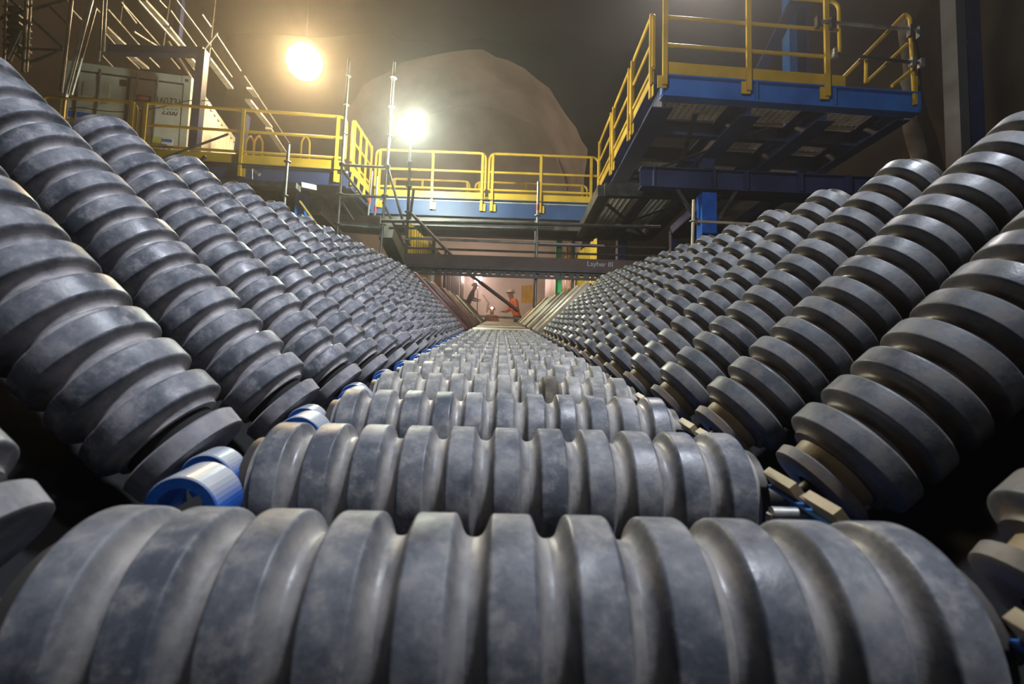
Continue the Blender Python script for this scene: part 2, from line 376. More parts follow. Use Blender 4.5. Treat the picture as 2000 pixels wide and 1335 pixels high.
for k in range(1,NROW+1):
    d=D1+(k-1)*S; n=segs(k)
    # trough-bottom roller
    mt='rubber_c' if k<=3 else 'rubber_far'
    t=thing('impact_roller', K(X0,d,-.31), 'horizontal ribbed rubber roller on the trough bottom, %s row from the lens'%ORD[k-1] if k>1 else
            'large horizontal ribbed rubber roller filling the bottom of the picture', 'roller','ribbed rollers along the trough bottom',KM,world=False)
    for i in range(NC):
        x=(i-(NC-1)/2)*PITCH; key=(mt,n); mat=M[mt]
        if k==4 and i==7:
            key=('rubber_brown',n); mat=M['rubber_brown']  # one ring in a darker, browner rubber
        jt=Matrix.Translation((x,0,random.uniform(-.0006,.0006)))
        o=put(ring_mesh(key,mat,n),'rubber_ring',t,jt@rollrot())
        if k==4 and i==7: tag(o,'dark brown ring')
    put(shaft_c,'shaft',t)
    for sgn in (-1,1):
        put(cap_me,'end_cap',t,Matrix.Translation((sgn*(NC*PITCH/2+.004),0,0))@(Matrix.Rotation(PI if sgn<0 else 0,4,'Z')))
    # wing rollers
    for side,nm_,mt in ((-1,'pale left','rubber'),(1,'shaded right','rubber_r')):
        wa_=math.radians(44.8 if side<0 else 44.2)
        ax=(EX*side*math.cos(wa_)+EZ*math.sin(wa_)).normalized()
        yy=EY; zz=ax.cross(yy).normalized()
        rot=Matrix((ax,yy,zz)).transposed()
        t=thing('impact_roller', K(X0+side*(.605 if side<0 else .615),d,-.203 if side<0 else -.231), 'inclined ribbed rubber roller on the %s bank of the trough, %s from the lens'%(nm_.split()[1],ORD[k-1]),
                'roller','ribbed rollers on the %s bank'%nm_.split()[1],rot,world=False)
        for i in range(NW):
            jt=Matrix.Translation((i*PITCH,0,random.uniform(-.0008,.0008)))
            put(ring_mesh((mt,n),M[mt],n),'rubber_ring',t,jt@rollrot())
        put(shaft_w,'shaft',t)
        put(neck_l if side<0 else neck_me,'neck_collar',t,Matrix.Translation((-.052,0,0)))
        put(endring_l if side<0 else endring_r,'end_disc',t,Matrix.Translation((-.078,0,0)))
        put(cap_me,'end_cap',t,Matrix.Translation((NW*PITCH-PITCH/2+.006,0,0)))

# blue saddle brackets in the left trough corner, tan slotted shaft plates in the right one
def halfring(ro,ri,ln,n=28,a0=-0.3,a1=PI+0.3):
    return MB().lathe([(-ln/2,ri),(ln/2,ri),(ln/2,ro-.002),(ln/2-.002,ro),(-ln/2+.002,ro),(-ln/2,ro-.002)],n,'Y',closed=True,a0=a0,a1=a1)
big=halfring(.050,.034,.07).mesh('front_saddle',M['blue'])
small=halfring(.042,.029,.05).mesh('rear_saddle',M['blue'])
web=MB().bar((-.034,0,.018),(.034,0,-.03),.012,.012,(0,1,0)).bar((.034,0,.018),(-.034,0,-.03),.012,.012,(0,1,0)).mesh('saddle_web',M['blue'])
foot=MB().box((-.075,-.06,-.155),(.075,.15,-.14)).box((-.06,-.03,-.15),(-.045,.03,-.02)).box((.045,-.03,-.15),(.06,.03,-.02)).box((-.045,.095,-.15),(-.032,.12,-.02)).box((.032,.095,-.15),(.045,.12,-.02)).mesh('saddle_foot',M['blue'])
plate=MB().box((-.024,-.09,-.006),(.026,-.022,.008)).box((-.024,.010,-.006),(.026,.088,.008)).mesh('slotted_plate',M['tan'])
tee=MB().box((.040,-.07,-.004),(.053,.035,.006)).box((-.01,-.014,-.004),(.042,.002,.005)).mesh('tee_bar',M['tan'])
arm=MB().box((-.01,-.09,-.010),(.03,.09,-.006)).bar((0.01,0,-.01),(.03,0,-.17),.02,.08,(0,1,0)).box((-.06,-.08,-.18),(.12,.08,-.165)).mesh('bracket_arm',M['blue_dull'])
rod=MB().tube([(-.05,0.0,-.02),(-.05,.0,-.10)],.007,10).tube([(-.05,0,-.02),(.0,0.0,-.02)],.010,10).mesh('bolt_rod',M['galv'],True)
for k in range(1,NROW+1):
    d=D1+(k-1)*S
    t=thing('saddle_bracket', K(X0-.437,d-.15,-.437) if k>1 else K(X0-.475,d-.06,-.51),'blue painted double saddle bracket beside the left end of the %s bottom roller'%ORD[k-1],'bracket','blue saddle brackets in the left trough corner',KM,world=False)
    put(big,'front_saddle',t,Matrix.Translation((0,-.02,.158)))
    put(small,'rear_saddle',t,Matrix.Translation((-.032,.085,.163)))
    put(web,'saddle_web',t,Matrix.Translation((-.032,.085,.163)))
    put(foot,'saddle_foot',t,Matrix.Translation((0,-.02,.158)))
    t=thing('shaft_bracket', K(X0+.437,d-.16,-.258),'tan slotted steel bracket beside the right end of the %s bottom roller'%ORD[k-1],'bracket','slotted shaft brackets in the right trough corner',KM,world=False)
    tilt=Matrix.Rotation(math.radians(50),4,'Y')
    put(plate,'slotted_plate',t,tilt); put(tee,'tee_bar',t,tilt)
    put(arm,'bracket_arm',t); put(rod,'bolt_rod',t)

# plain steel rollers beyond the ribbed zone
pl_c=MB().lathe([(-.43,0),(-.43,.068),(-.42,.075),(.42,.075),(.43,.068),(.43,0)],24,'X')
pl_w=MB().lathe([(0,0),(0,.068),(.01,.075),(1.01,.075),(1.02,.068),(1.02,0)],20,'X')
PLC=pl_c.mesh('tube_shell',M['tan_l'],True)
M['dark_pipe']=painted('gap_shade_brown',(0.05,0.03,0.022),(0.10,0.065,0.045),7,0.4,0.1,0.05,rand=11)  # dark rollers alternate with lighter ones, painting in the shaded gaps between bands
M['cream_pipe']=painted('highlight_cream',(0.50,0.43,0.30),(0.68,0.60,0.44),7,0.45,0.1,0.05,rand=11)  # bright top-edge highlights put into a cream roller colour
PLW={a:pl_w.mesh('tube_shell',M[a],True) for a in ('red_pipe','brown_pipe','tan_l','dark_pipe','cream_pipe')}
PLB=pl_c.mesh('tube_shell',M['brown_pipe'],True)  # every other bottom roller brown, painting in dark gaps between the tan ones
sh2=MB().tube([(-.05,0,0),(1.06,0,0)],0.02,8).mesh('shaft',M['dark_steel'],True)
sh3=MB().tube([(-.49,0,0),(.49,0,0)],0.02,8).mesh('shaft',M['dark_steel'],True)
NP=11; S2=0.75
ORD+=['eighteenth','nineteenth','twentieth','twenty-first','twenty-second']
for j in range(NP):
    d=D1+NROW*S+j*S2
    t=thing('steel_roller',K(X0,d,-.285),'plain tan steel roller on the trough bottom, %s beyond the ribbed ones'%ORD[j],'roller','plain steel rollers on the trough bottom',KM,world=False)
    put(PLC if j%2 else PLB,'tube_shell',t); put(sh3,'shaft',t)
    for side in (-1,1):
        nm_='left' if side<0 else 'right'
        ax=(EX*side*math.cos(WA)+EZ*math.sin(WA)).normalized(); zz=ax.cross(EY).normalized()
        rot=Matrix((ax,EY,zz)).transposed()
        col=(['red_pipe','dark_pipe','red_pipe','brown_pipe'][j%4] if j<5 else ['dark_pipe','brown_pipe','dark_pipe','tan_l'][j%4]) if side<0 else ['tan_l','tan_l','brown_pipe','cream_pipe','dark_pipe'][j%5]
        cn={'red_pipe':'dull red','brown_pipe':'brown','tan_l':'pale tan','dark_pipe':'dark brown','cream_pipe':'cream'}[col]
        t=thing('steel_roller',K(X0+side*.505,d,-.255),'plain %s steel roller on the %s bank, %s beyond the ribbed ones'%(cn,nm_,ORD[j]),'roller','plain steel rollers on the %s bank'%nm_,rot,world=False)
        fr=j/(NP-1); Ls=(1.0-.2*fr) if side<0 else (.92-.06*fr); Sx=Matrix.Diagonal((Ls,1,1,1))
        put(PLW[col],'tube_shell',t,Sx); put(sh2,'shaft',t,Sx)
DEND=D1+NROW*S+NP*S2
# cross bar over the end of the plain rollers, chute plates beyond
cb=MB().bar(K(-.60,10.5,-.055),K(.40,10.5,-.075),.06,.05,EZ); tag(cb.build('cross_bar',M['brown_pipe']),'dull brown steel bar lying across the far end of the plain bottom rollers','steel bar')
t=thing('chute_liner',K(0,DEND+.3,-.5),'pale tan steel chute lining beyond the plain rollers','chute')
for i in range(1):
    a=DEND+.05+i*1.25; b=a+1.2
    MB().bar(K(X0,a,-.42),K(X0,b,-.42),.95,.02,EZ).build('bottom_plate',M['tan_l'],t)
    for side in (-1,1):
        p0,p1=K(X0+side*.50,a,-.42),K(X0+side*.50,b,-.42); q0,q1=K(X0+side*1.3,a,.42),K(X0+side*1.3,b,.42)
        nrm=(q0-p0).cross(p1-p0).normalized()*.02
        MB().hexa([p0,p1,q1,q0,p0+nrm,p1+nrm,q1+nrm,q0+nrm]).build('side_plate',M['tan_l'],t)

# conveyor support frame
t=thing('conveyor_frame',(0,3,0),'dark steel support frame carrying the trough rollers','frame')
for x in (-1.70,-.40,.44,1.74):
    z= -.62 if abs(x)<1 else .38
    MB().ibeam(K(x,-.6,z),K(x,15.5 if abs(x)<1 else 24.3,z),.18 if abs(x)<1 else .14,.09).build('stringer',M['navy'],t)
for sx in (-1,1):
    p0,p1=K(X0+sx*.56,-.8,-.56),K(X0+sx*.56,7.0,-.56); q0,q1=K(X0+sx*1.62,-.8,.44),K(X0+sx*1.62,7.0,.44); nn=Vector((0,0,-.012))
    MB().hexa([p0,p1,q1,q0,p0+nn,p1+nn,q1+nn,q0+nn]).build('shade_sheet',M['black'],t)  # black sheets added under the wings to darken the gaps and stop light
for k in range(0,NROW,1):
    d=D1+k*S
    for sx in (-1,1):
        MB().bar(K(X0+sx*.72,d+.13,-.52),K(X0+sx*1.70,d+.13,.37),.05,.05,EZ).build('wing_arm',M['navy'],t)
    MB().bar(K(-.62,d+.13,-.50),K(.66,d+.13,-.50),.05,.06,EZ).build('cross_member',M['navy'],t)
for d in (0.2,2.6,5.0,7.4,9.8,12.2,14.6,17.0,19.5,22.0,24.0):
    for x in (-1.70,-.40,.44,1.74):
        if abs(x)<1 and d>15: continue
        z= -.7 if abs(x)<1 else .32
        a=K(x,d,z); MB().bar((a.x,a.y,0.0),a,.09,.09,(0,1,0)).build('leg',M['navy'],t)

# ------------------------------------------------------------------ guard sheets beyond the scaffold
def corr(name,label,p,q,hh,mat,nw,amp=.03,top=0.0):
    "corrugated sheet from p to q, height hh, real thickness"
    p,q=Vector(p),Vector(q); d=(q-p); n=d.cross(Vector((0,0,1))).normalized(); mb=MB(); N=nw*4; vs=[]
    for i in range(N+1):
        a=[0,1,1,0][i%4]*amp; c=p+d*(i/N)+n*a; h2=hh*(1+top*noise.noise(c*2))
        vs+=[c,c+Vector((0,0,h2)),c+n*.006,c+n*.006+Vector((0,0,h2))]
    fs=[]
    for i in range(N):
        b=i*4; e=b+4; fs+=[(b,e,e+1,b+1),(b+2,b+3,e+3,e+2),(b+1,e+1,e+3,b+3),(b,b+2,e+2,e)]
    fs+=[(0,1,3,2),(N*4,N*4+2,N*4+3,N*4+1)]
    o=mb.add(vs,fs).build(name,mat); return tag(o,label,'guard panel','yellow guard sheets along the far trough')
gy=lambda side,y,z=.44: K(side*1.72+X0,y,z)
corr('guard_sheet','yellow corrugated guard sheet left of the trough, nearest the scaffold',gy(-1,9.2),gy(-1,14.6),1.15,M['yellow'],20)
corr('guard_sheet','olive guard sheet left of the trough behind the yellow one',gy(-1,14.9),gy(-1,20.6),1.25,painted('olive_paint',(0.16,0.14,0.05),(0.24,0.21,0.08),2,0.6),10,.02)
corr('guard_sheet','narrow yellow guard sheet at the far left of the pink wall',gy(-1,21),gy(-1,22.8),1.3,M['yellow'],8)
corr('guard_sheet','yellow corrugated guard sheet right of the trough, behind the scaffold post',gy(1,9.4),gy(1,15),1.05,M['yellow'],16)
corr('guard_sheet','tall yellow guard sheet right of the trough, behind the ribbed one',gy(1,15.3),gy(1,20.4),1.1,M['yellow'],12)
corr('guard_sheet','bright yellow sheet standing beside the orange worker',P(1018,592,17.5),P(1043,592,17.1),.62,M['yellow'],3,.02,.06)
for (u,y) in ((845,12),(861,14.5)):
    a=K(-1.62,y,.3); tag(MB().bar(a,a+Vector((0,0,1.5)),.07,.07,(0,1,0)).build('fence_post',M['dark_steel']),'grey steel post against the yellow sheets left of the trough, %s'%('nearer one' if y<13 else 'farther one'),'post')
a=K(1.66,12.0,.3); tag(MB().bar(a,a+Vector((0,0,1.5)),.08,.08,(0,1,0)).build('fence_post',M['dark_steel']),'dark steel post in front of the right yellow guard sheets','post')

# ------------------------------------------------------------------ walkways
ZD=CAMZ+3.93
def guard_panel(label,p,q,h=1.05,rails=(1.0,.6,.22),toe=.15,posts=(0.06,.5,.94),drop=.25,mat='yellow',r=.029,toeoff=0.0,group=None,round_=True,stub=True):
    "loop guardrail between p and q on the deck edge"
    p,q=Vector(p),Vector(q); d=q-p; Ln=d.length; dn=d.normalized(); up=Vector((0,0,1)); nrm=dn.cross(up)
    t=thing('guardrail',p,label,'guardrail',group)
    a=p; b=q
    MB().tube(rounded([a+up*h*rails[-1], a+up*h, b+up*h, b+up*h*rails[-1]],.16,6),r,10).build('top_rail',M[mat],t,True)
    for f_ in rails[1:-1]:
        MB().tube([a+up*h*f_, b+up*h*f_],r*.9,10).build('mid_rail',M[mat],t,True)
    MB().tube([a+up*h*rails[-1],b+up*h*rails[-1]],r*.9,10).build('knee_rail',M[mat],t,True)
    for f_ in posts:
        c=p+d*f_
        ps=MB().bar(c+up*(h-.01)+nrm*.03,c-up*drop+nrm*.03,.055,.03,nrm).build('post',M[mat],t)
        sub(MB().bar(c-up*(drop-.0)+nrm*.012+dn*.03,c-up*(drop-.16)+nrm*.012+dn*.03,.13,.012,nrm),'fixing_plate',M[mat],ps)
    if toe: MB().bar(p+up*(toe/2+.01)-dn*toeoff,q+up*(toe/2+.01),.012,toe).build('toe_board',M[mat],t)
    return t
# left walkway
W1a,W1b=P(60,0,9.5),P(672,0,9.5); W1a.z=W1b.z=ZD
def atx(u,Y,z=ZD):
    a=P(u,400,Y); a.z=z; return a
W1l=atx(60,9.2); W1m=atx(250,9.3); W1n=atx(262,9.3); W1r=atx(668,9.55)
GW='yellow guardrails of the left walkway'
guard_panel('yellow guardrail panel in front of the white container doors, left of the gap',W1l,W1m,posts=(.25,.97),toe=0,group=None)
guard_panel('long yellow guardrail panel with toe board right of the container number',W1n,W1r,posts=(.02,.49,.96),toe=.17)
t=thing('walkway',(W1l.x,W1l.y,ZD-.3),'left walkway deck on a navy steel beam under the yellow toe board','walkway')
MB().ibeam(W1l+Vector((0,.02,-.17)),W1r+Vector((.05,.02,-.17)),.32,.16).build('edge_beam',M['navy'],t)
MB().bar(W1l+Vector((0,1.0,-.03)),W1r+Vector((0,1.0,-.03)),2.0,.04).build('deck_plate',M['grate'],t)
for f_ in (.1,.4,.7,1.0):
    c=W1l.lerp(W1r,f_)+Vector((-.1,0,-.2)); MB().ibeam(c+Vector((0,.12,0)),c+Vector((0,1.9,0)),.2,.1).build('joist',M['navy'],t)
MB().ibeam(W1l+Vector((0,1.95,-.17)),W1r+Vector((0,1.95,-.17)),.32,.16).build('edge_beam',M['navy'],t)
c=atx(590,9.9); MB().ibeam((c.x,c.y,0),(c.x,c.y,ZD-.34),.2,.2,up=(1,0,0)).build('column',M['blue_dull'],t)
c=atx(120,9.9); MB().ibeam((c.x,c.y,0),(c.x,c.y,ZD-.34),.2,.2,up=(1,0,0)).build('column',M['navy'],t)
# link walkway running away to the far one
W2l=atx(730,10.9); W2r=atx(1168,10.9)
Lk0=W1r+Vector((.10,.05,0)); Lk1=Vector((W2l.x-.08,W2l.y-.1,ZD))
guard_panel('yellow guardrail running away from the left walkway to the far walkway',Lk0,Lk1,posts=(.05,.35,.65,.95),toe=.15)
t=thing('link_beam',(Lk0.x,Lk0.y,ZD-.4),'dark link beam joining the left and far walkways','beam')
MB().ibeam(Lk0+Vector((-.05,0,-.17)),Lk1+Vector((-.05,.1,-.17)),.32,.16).build('edge_beam',M['navy'],t)
# far walkway
mid=W2l.lerp(W2r,.492); mid2=W2l.lerp(W2r,.508)
guard_panel('yellow guardrail panel of the far walkway behind the bright lamp post',W2l,mid,posts=(.04,.52,.97))
guard_panel('yellow guardrail panel of the far walkway right of the gap',mid2,W2r,posts=(.03,.47,.93))
back=Vector((0,1.5,0))
bm_=W2l.lerp(W2r,.40); bm2=W2l.lerp(W2r,.43)
guard_panel('rear yellow guardrail of the far walkway, left panel against the lit rock',W2l+back,bm_+back,h=1.0,posts=(.05,.4,.97),toe=.12,drop=.1)
guard_panel('rear yellow guardrail of the far walkway, right panel against the lit rock',bm2+back,W2r+back,h=1.0,posts=(.03,.45,.95),toe=.12,drop=.1)
t=thing('walkway',(W2l.x,W2l.y,ZD-.4),'far walkway deck on a deep blue beam across the trough','walkway')
MB().ibeam(W2l+Vector((-.1,.02,-.2)),W2r+Vector((.1,.02,-.2)),.40,.18).build('edge_beam',M['blue_deep'],t)
MB().bar(W2l+Vector((0,.75,-.03)),W2r+Vector((0,.75,-.03)),1.5,.04).build('deck_plate',M['grate'],t)
MB().ibeam(W2l+Vector((-.1,1.48,-.2)),W2r+Vector((.1,1.48,-.2)),.40,.18).build('edge_beam',M['navy'],t)
for f_ in (0,.25,.5,.75,1):
    c=W2l.lerp(W2r,f_)+Vector((0,0,-.2)); MB().ibeam(c+Vector((0,.12,0)),c+Vector((0,1.38,0)),.2,.1).build('joist',M['navy'],t)
MB().bar(W2l+Vector((0,.05,-.5)),W2r+Vector((0,.05,-.5)),.10,.22).build('lower_fascia',M['dark_steel'],t)

# ------------------------------------------------------------------ right platform
# corners
A=P(1291,150,6.6); ZP=A.z                    # near left, top of beam
B=P(1788,188,6.75); B.z=ZP-.02
YW=Vector((0,1,0))
A2=Vector((A.x+.02,10.9,ZP)); B2=Vector((B.x-.1,10.2,ZP))
t=thing('platform',(A.x,A.y,ZP-.4),'raised blue steel platform with grating seen from below at upper right','platform')
MB().ibeam(A+Vector((0,0,-.15)),B+Vector((0,0,-.15)),.30,.16,.02,.014).build('front_beam',M['blue_dull'],t)
for f_ in (.0,.36,.665,1.0):
    c=A.lerp(B,f_); MB().box((c.x-.012,c.y-.078,ZP-.285),(c.x+.012,c.y-.008,ZP-.02)).build('stiffener',M['blue_dull'],t)
MB().ibeam(A+Vector((.05,.1,-.2)),A2+Vector((.05,0,-.2)),.36,.30).build('side_beam',M['navy'],t)
MB().ibeam(B+Vector((-.10,.1,-.17)),Vector((B.x-.12,9.1,ZP-.17)),.30,.20).build('side_beam',M['navy'],t)
for f_,wd in ((.36,.30),(.66,.26)):
    c=A.lerp(B,f_); MB().ibeam(c+Vector((0,.1,-.24)),c+Vector((-.1,3.6,-.24)),.34,wd).build('joist',M['navy'],t)
for yy in (1.1,2.0,3.0,3.9):
    c=A+Vector((.1,yy,-.14)); e=(B+Vector((-.1,yy,-.14))) if yy<2.6 else Vector((A.lerp(B,.66).x,A.y+yy,ZP-.14)); MB().ibeam(c,e,.22,.12).build('cross_joist',M['navy'],t)
# grating panels, slats along x
def grating(x0,x1,y0,y1,z,parent,label=None,step=.045,mat='grate'):
    mb=MB(); y=y0
    while y<y1:
        mb.box((x0,y,z-.03),(x1,y+.012,z)); y+=step
    x=x0
    while x<=x1+1e-6:
        mb.box((x-.004,y0,z-.03),(x+.004,y1,z-.012)); x+=.10
    o=mb.build('grating_panel',M[mat],parent); tag(o,kind='stuff'); return o
xs=[A.x+.1]+[A.lerp(B,f_).x for f_ in (.36,.66)]+[B.x-.1]
for i in range(3):
    for (y0,y1) in ((.12,1.05),(1.15,1.95),(2.05,2.95),(3.05,3.85)):
        if (i==0 and y0 in (1.15,)) or (i==2 and y0>3): continue
        grating(xs[i]+.06,xs[i+1]-.06,A.y+y0,A.y+y1,ZP+.0,t)
# angle cross bracing under the left bay
a=A+Vector((.55,.2,-.38)); MB().bar(a,Vector((A.x+1.15,A.y+2.9,ZP-.38)),.07,.012).build('brace',M['dark_steel'],t)
MB().bar(Vector((A.x+.25,A.y+2.4,ZP-.40)),Vector((A.x+1.75,A.y+.5,ZP-.40)),.07,.012).build('brace',M['dark_steel'],t)
# column and head beams
colx=P(1380,400,8.2)
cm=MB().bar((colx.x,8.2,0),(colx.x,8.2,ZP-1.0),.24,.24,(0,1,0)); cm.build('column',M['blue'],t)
zb=P(1300,350,8.2).z
MB().ibeam((A.x+.15,8.2,zb),(B.x+.9,8.3,zb),.34,.22).build('head_beam',M['navy'],t)
for f_ in (.08,.3,.42,.62,.8):
    x=A.x+(B.x+.9-A.x)*f_; MB().box((x-.012,8.08,zb-.16),(x+.012,8.3,zb+.16)).build('stiffener',M['navy'],t)
MB().bar((colx.x,8.2,zb+.17),(colx.x,8.2,ZP-.36),.2,.2,(0,1,0)).build('stub_column',M['navy'],t)
for sx in (-1,1):
    MB().bar((colx.x+sx*.12,8.2,zb-.75),(colx.x+sx*.5,8.2,zb-.15),.05,.05,(0,1,0)).build('knee_brace',M['dark_steel'],t)

# platform guardrails
def yrail(pts,r=.027,rad=.12): return MB().tube(rounded(pts,rad,6),r,10)
up=Vector((0,0,1))
t=thing('guardrail',A,'yellow guardrail along the front edge of the raised platform','guardrail')
h1=P(1296,38,6.6).z-ZP; h2=P(1296,92,6.6).z-ZP; h3=h1+.42
a0=A+Vector((.02,-.05,0)); e0=A.lerp(B,.69)+Vector((0,-.05,0))
for hh,nm_ in ((h1,'mid_rail'),):
    MB().tube([a0+up*hh,e0+up*hh-Vector((.03,0,0))],.024,10).build(nm_,M['yellow'],t,True)
yrail([a0+up*h2,e0+up*h2,e0+up*h3,a0+up*h3],.025,.14).build('rail_loop',M['yellow'],t,True)
for f_ in (.006,.325,.63):
    c=A.lerp(B,f_)+Vector((0,-.1,0))
    ps=MB().bar(c+up*(h3+.02),c-up*.17,.062,.04,(0,1,0)).build('post',M['yellow'],t)
    sub(MB().box((c.x-.09,c.y+.02,c.z-.2),(c.x+.03,c.y+.035,c.z-.03)),'fixing_plate',M['yellow'],ps)
tb=A.lerp(B,.71); MB().hexa([a0+Vector((0,0,.02)),tb+Vector((0,-.05,.02)),tb+Vector((0,-.035,.02)),a0+Vector((0,.015,.02)),a0+up*.19,tb+Vector((0,-.05,.17)),tb+Vector((0,-.035,.17)),a0+Vector((0,.015,.19))]).build('toe_board',M['yellow'],t)
# side rail, three fabricated panels going away
for i,(y0,y1,lb) in enumerate(((6.75,7.9,'nearest panel'),(8.0,9.3,'middle panel'),(9.4,10.7,'farthest panel'))):
    guard_panel('yellow guardrail on the side edge of the raised platform, %s'%lb,(A.x-.06,y1,ZP),(A.x-.06,y0,ZP),h=1.05,posts=(.04,.96),toe=.16,drop=.2)
# stair rail at the right end
t=thing('stair_rail',B,'sloping yellow stair guardrail at the platform end','guardrail')
def q3(u,v,Y=6.7): return P(u,v,Y)
yrail([q3(1641,158),q3(1768,27),q3(1777,35),q3(1786,195)],.026,.05).build('top_rail',M['yellow'],t,True)
MB().tube([q3(1695,158),q3(1772,86)],.023,10).build('mid_rail',M['yellow'],t,True)
MB().tube([q3(1742,168),q3(1777,140)],.023,10).build('knee_rail',M['yellow'],t,True)
MB().tube([q3(1692,116),q3(1691,162)],.024,10).build('post',M['yellow'],t,True)
MB().bar(q3(1787,150),q3(1787,205),.045,.04,(0,1,0)).build('foot',M['yellow'],t)
t=thing('scaffold_tube',q3(1600,44,6.5),'pale tube clamped across the top of the sloping stair rail','tube')
MB().tube([q3(1596,41,6.55),q3(1799,60,6.55)],.024,10).build('tube',M['galv'],t,True)
for u,v in ((1597,42),(1625,44),(1778,59),(1796,62)): MB().bar(q3(u,v-9,6.53),q3(u,v+12,6.53),.05,.07,(0,1,0)).build('clamp',M['dark_steel'],t)
t=thing('scaffold_tube',q3(1630,106,6.5),'dark tube clamped lower across the sloping stair rail','tube')
MB().tube([q3(1626,104,6.55),q3(1802,124,6.55)],.022,10).build('tube',M['dark_steel'],t,True)
for u,v in ((1630,104),(1782,121),(1799,124)): MB().bar(q3(u,v-8,6.53),q3(u,v+8,6.53),.05,.07,(0,1,0)).build('clamp',M['galv'],t)
# tall columns behind
def column(u0,u1,v,Y,label,mats=('blue_dull','navy'),ztop=ZC,zb=0):
    a=P(u0,v,Y); b=P(u1,v,Y); ww=b.x-a.x
    t=thing('steel_column',(a.x,Y,zb),label,'column')
    MB().box((a.x,Y-.02,zb),(a.x+ww*.38,Y+.3,ztop)).build('flange',M[mats[0]],t)
    MB().box((a.x+ww*.38,Y+.08,zb),(b.x,Y+.12,ztop)).build('web',M[mats[1]],t)
    MB().box((b.x-.02,Y-.02,zb),(b.x,Y+.3,ztop)).build('flange',M[mats[1]],t)
    return t
t=column(1868,1916,100,8.6,'tall steel column with pale flange and navy web at far right',('slate','navy'))
for v in (75,155,245):
    c=P(1898,v,8.55); MB().box((c.x-.03,8.66,c.z-.05),(c.x+.03,8.68,c.z+.05)).build('bolt_plate',M['galv'],t)
column(1541,1580,60,11.5,'dim blue steel column behind the raised platform guardrail')
a,b=P(1440,230,10.8),P(1548,10,10.8); tag(MB().bar(a,b,.22,.22,(0,1,0)).build('diagonal_brace',M['navy']),'dark diagonal steel brace behind the raised platform railing','brace')
# lower platform in shade under the raised one
t=thing('lower_platform',P(1200,440,9.3),'shaded lower platform with braced underside beneath the raised one','platform')
def frame3(pts,w_,h_,nm_,mat): 
    for a_,b_ in pts: MB().bar(a_,b_,w_,h_).build(nm_,M[mat],t)
c1,c2,c3,c4=P(1180,372,8.6),P(1345,376,8.6),P(1180,372,8.6)+Vector((0,2.6,0)),P(1345,376,8.6)+Vector((0,2.6,0))
frame3([(c1,c2),(c3,c4)],.14,.22,'edge_beam','dark_steel'); frame3([(c1,c3),(c2,c4),(c1.lerp(c2,.5),c3.lerp(c4,.5))],.22,.2,'joist','dark_steel')
MB().bar(c1+Vector((.1,.3,-.12)),c4+Vector((-.1,-.3,-.12)),.08,.01).build('brace',M['dark_steel'],t)
MB().bar(c2+Vector((-.1,.3,-.12)),c3+Vector((.1,-.3,-.12)),.08,.01).build('brace',M['dark_steel'],t)
grating(c1.x+.1,c2.x-.1,c1.y+.3,c3.y-.3,c1.z+.12,t)
t=thing('lower_platform',P(1400,440,8.8),'shaded lower platform right of the bright blue column','platform')
c1,c2=P(1405,372,8.7),P(1660,384,8.7); c3,c4=c1+Vector((0,2.4,0)),c2+Vector((0,2.4,0))
frame3([(c1,c2),(c3,c4)],.14,.26,'edge_beam','navy'); frame3([(c1,c3),(c2,c4),(c1.lerp(c2,.5),c3.lerp(c4,.5))],.16,.2,'joist','navy')
grating(c1.x+.1,c2.x-.1,c1.y+.2,c3.y-.2,c1.z+.14,t)
for (x_,y_) in ((c1.x,c3.y),(c2.x,c3.y)):
    MB().bar((x_,y_,0),(x_,y_,c1.z),.16,.16,(0,1,0)).build('column',M['navy'],t)
# hidden-side supports of far walkway
t=thing('walkway_column',atx(1210,11.6,0),'dark column carrying the right end of the far walkway','column')
c=atx(1215,11.5,0); MB().ibeam(c,(c.x,c.y,ZD-.3),.22,.22,up=(1,0,0)).build('shaft_section',M['navy'],t); MB().box((c.x-.2,c.y-.2,0),(c.x+.2,c.y+.2,.03)).build('base_plate',M['navy'],t)

# ------------------------------------------------------------------ scaffold across the trough
YS=8.7
st=thing('scaffold',P(760,600,YS),'galvanised modular scaffold bridging the trough in front of the lit tunnel','scaffold')
ROS=MB().lathe([(-.005,.024),(-.005,.058),(.005,.058),(.005,.024)],16,'Z',closed=True).mesh('rosette',M['galv'],True)
def standard(u0,v0,u1,v1,Y=YS,ros=(),mat='galv',marks=(),r=.0245,ztop=None,zbot=None,par=st):
    a,b=P(u0,v0,Y),P(u1,v1,Y)
    if zbot is not None: b.z=zbot; b.x=a.x+(b.x-a.x)
    x=(a.x+b.x)/2
    s_=MB().tube([b,a],r,12).build('standard',M[mat],par,True)
    for v in ros:
        f_=(v-v0)/(v1-v0); c=a.lerp(P(u1,v1,Y),f_)
        o=bpy.data.objects.new('rosette',ROS); C.objects.link(o); o.parent=s_; o.matrix_basis=Matrix.Translation(c)
    for v in marks:
        f_=(v-v0)/(v1-v0); c=a.lerp(P(u1,v1,Y),f_); tag(sub(MB().tube([c-up*.05,c+up*.05],r+.004,12),'tape_band',M['red'],s_,True),'red tape band')
    return s_
standard(682,118,658,470,ros=(150,207,264,322,380,438))
standard(771,122,743,500,ros=(153,211,268,326,384,440))
standard(802,275,791,560,ros=(318,365,415,470),mat='dark_steel',marks=(392,))
standard(808,370,800,430,mat='dark_steel')
standard(1052,355,1045,598,ros=(422,475,540),marks=(406,))
standard(1047,430,1043,600,Y=YS+.35,mat='dark_steel')
standard(564,282,553,425,Y=8.2,ros=(316,382),par=st)
standard(727,335,719,420,Y=YS+.3,marks=(392,),r=.018); standard(737,345,732,420,Y=YS+.3,marks=(409,),r=.018)
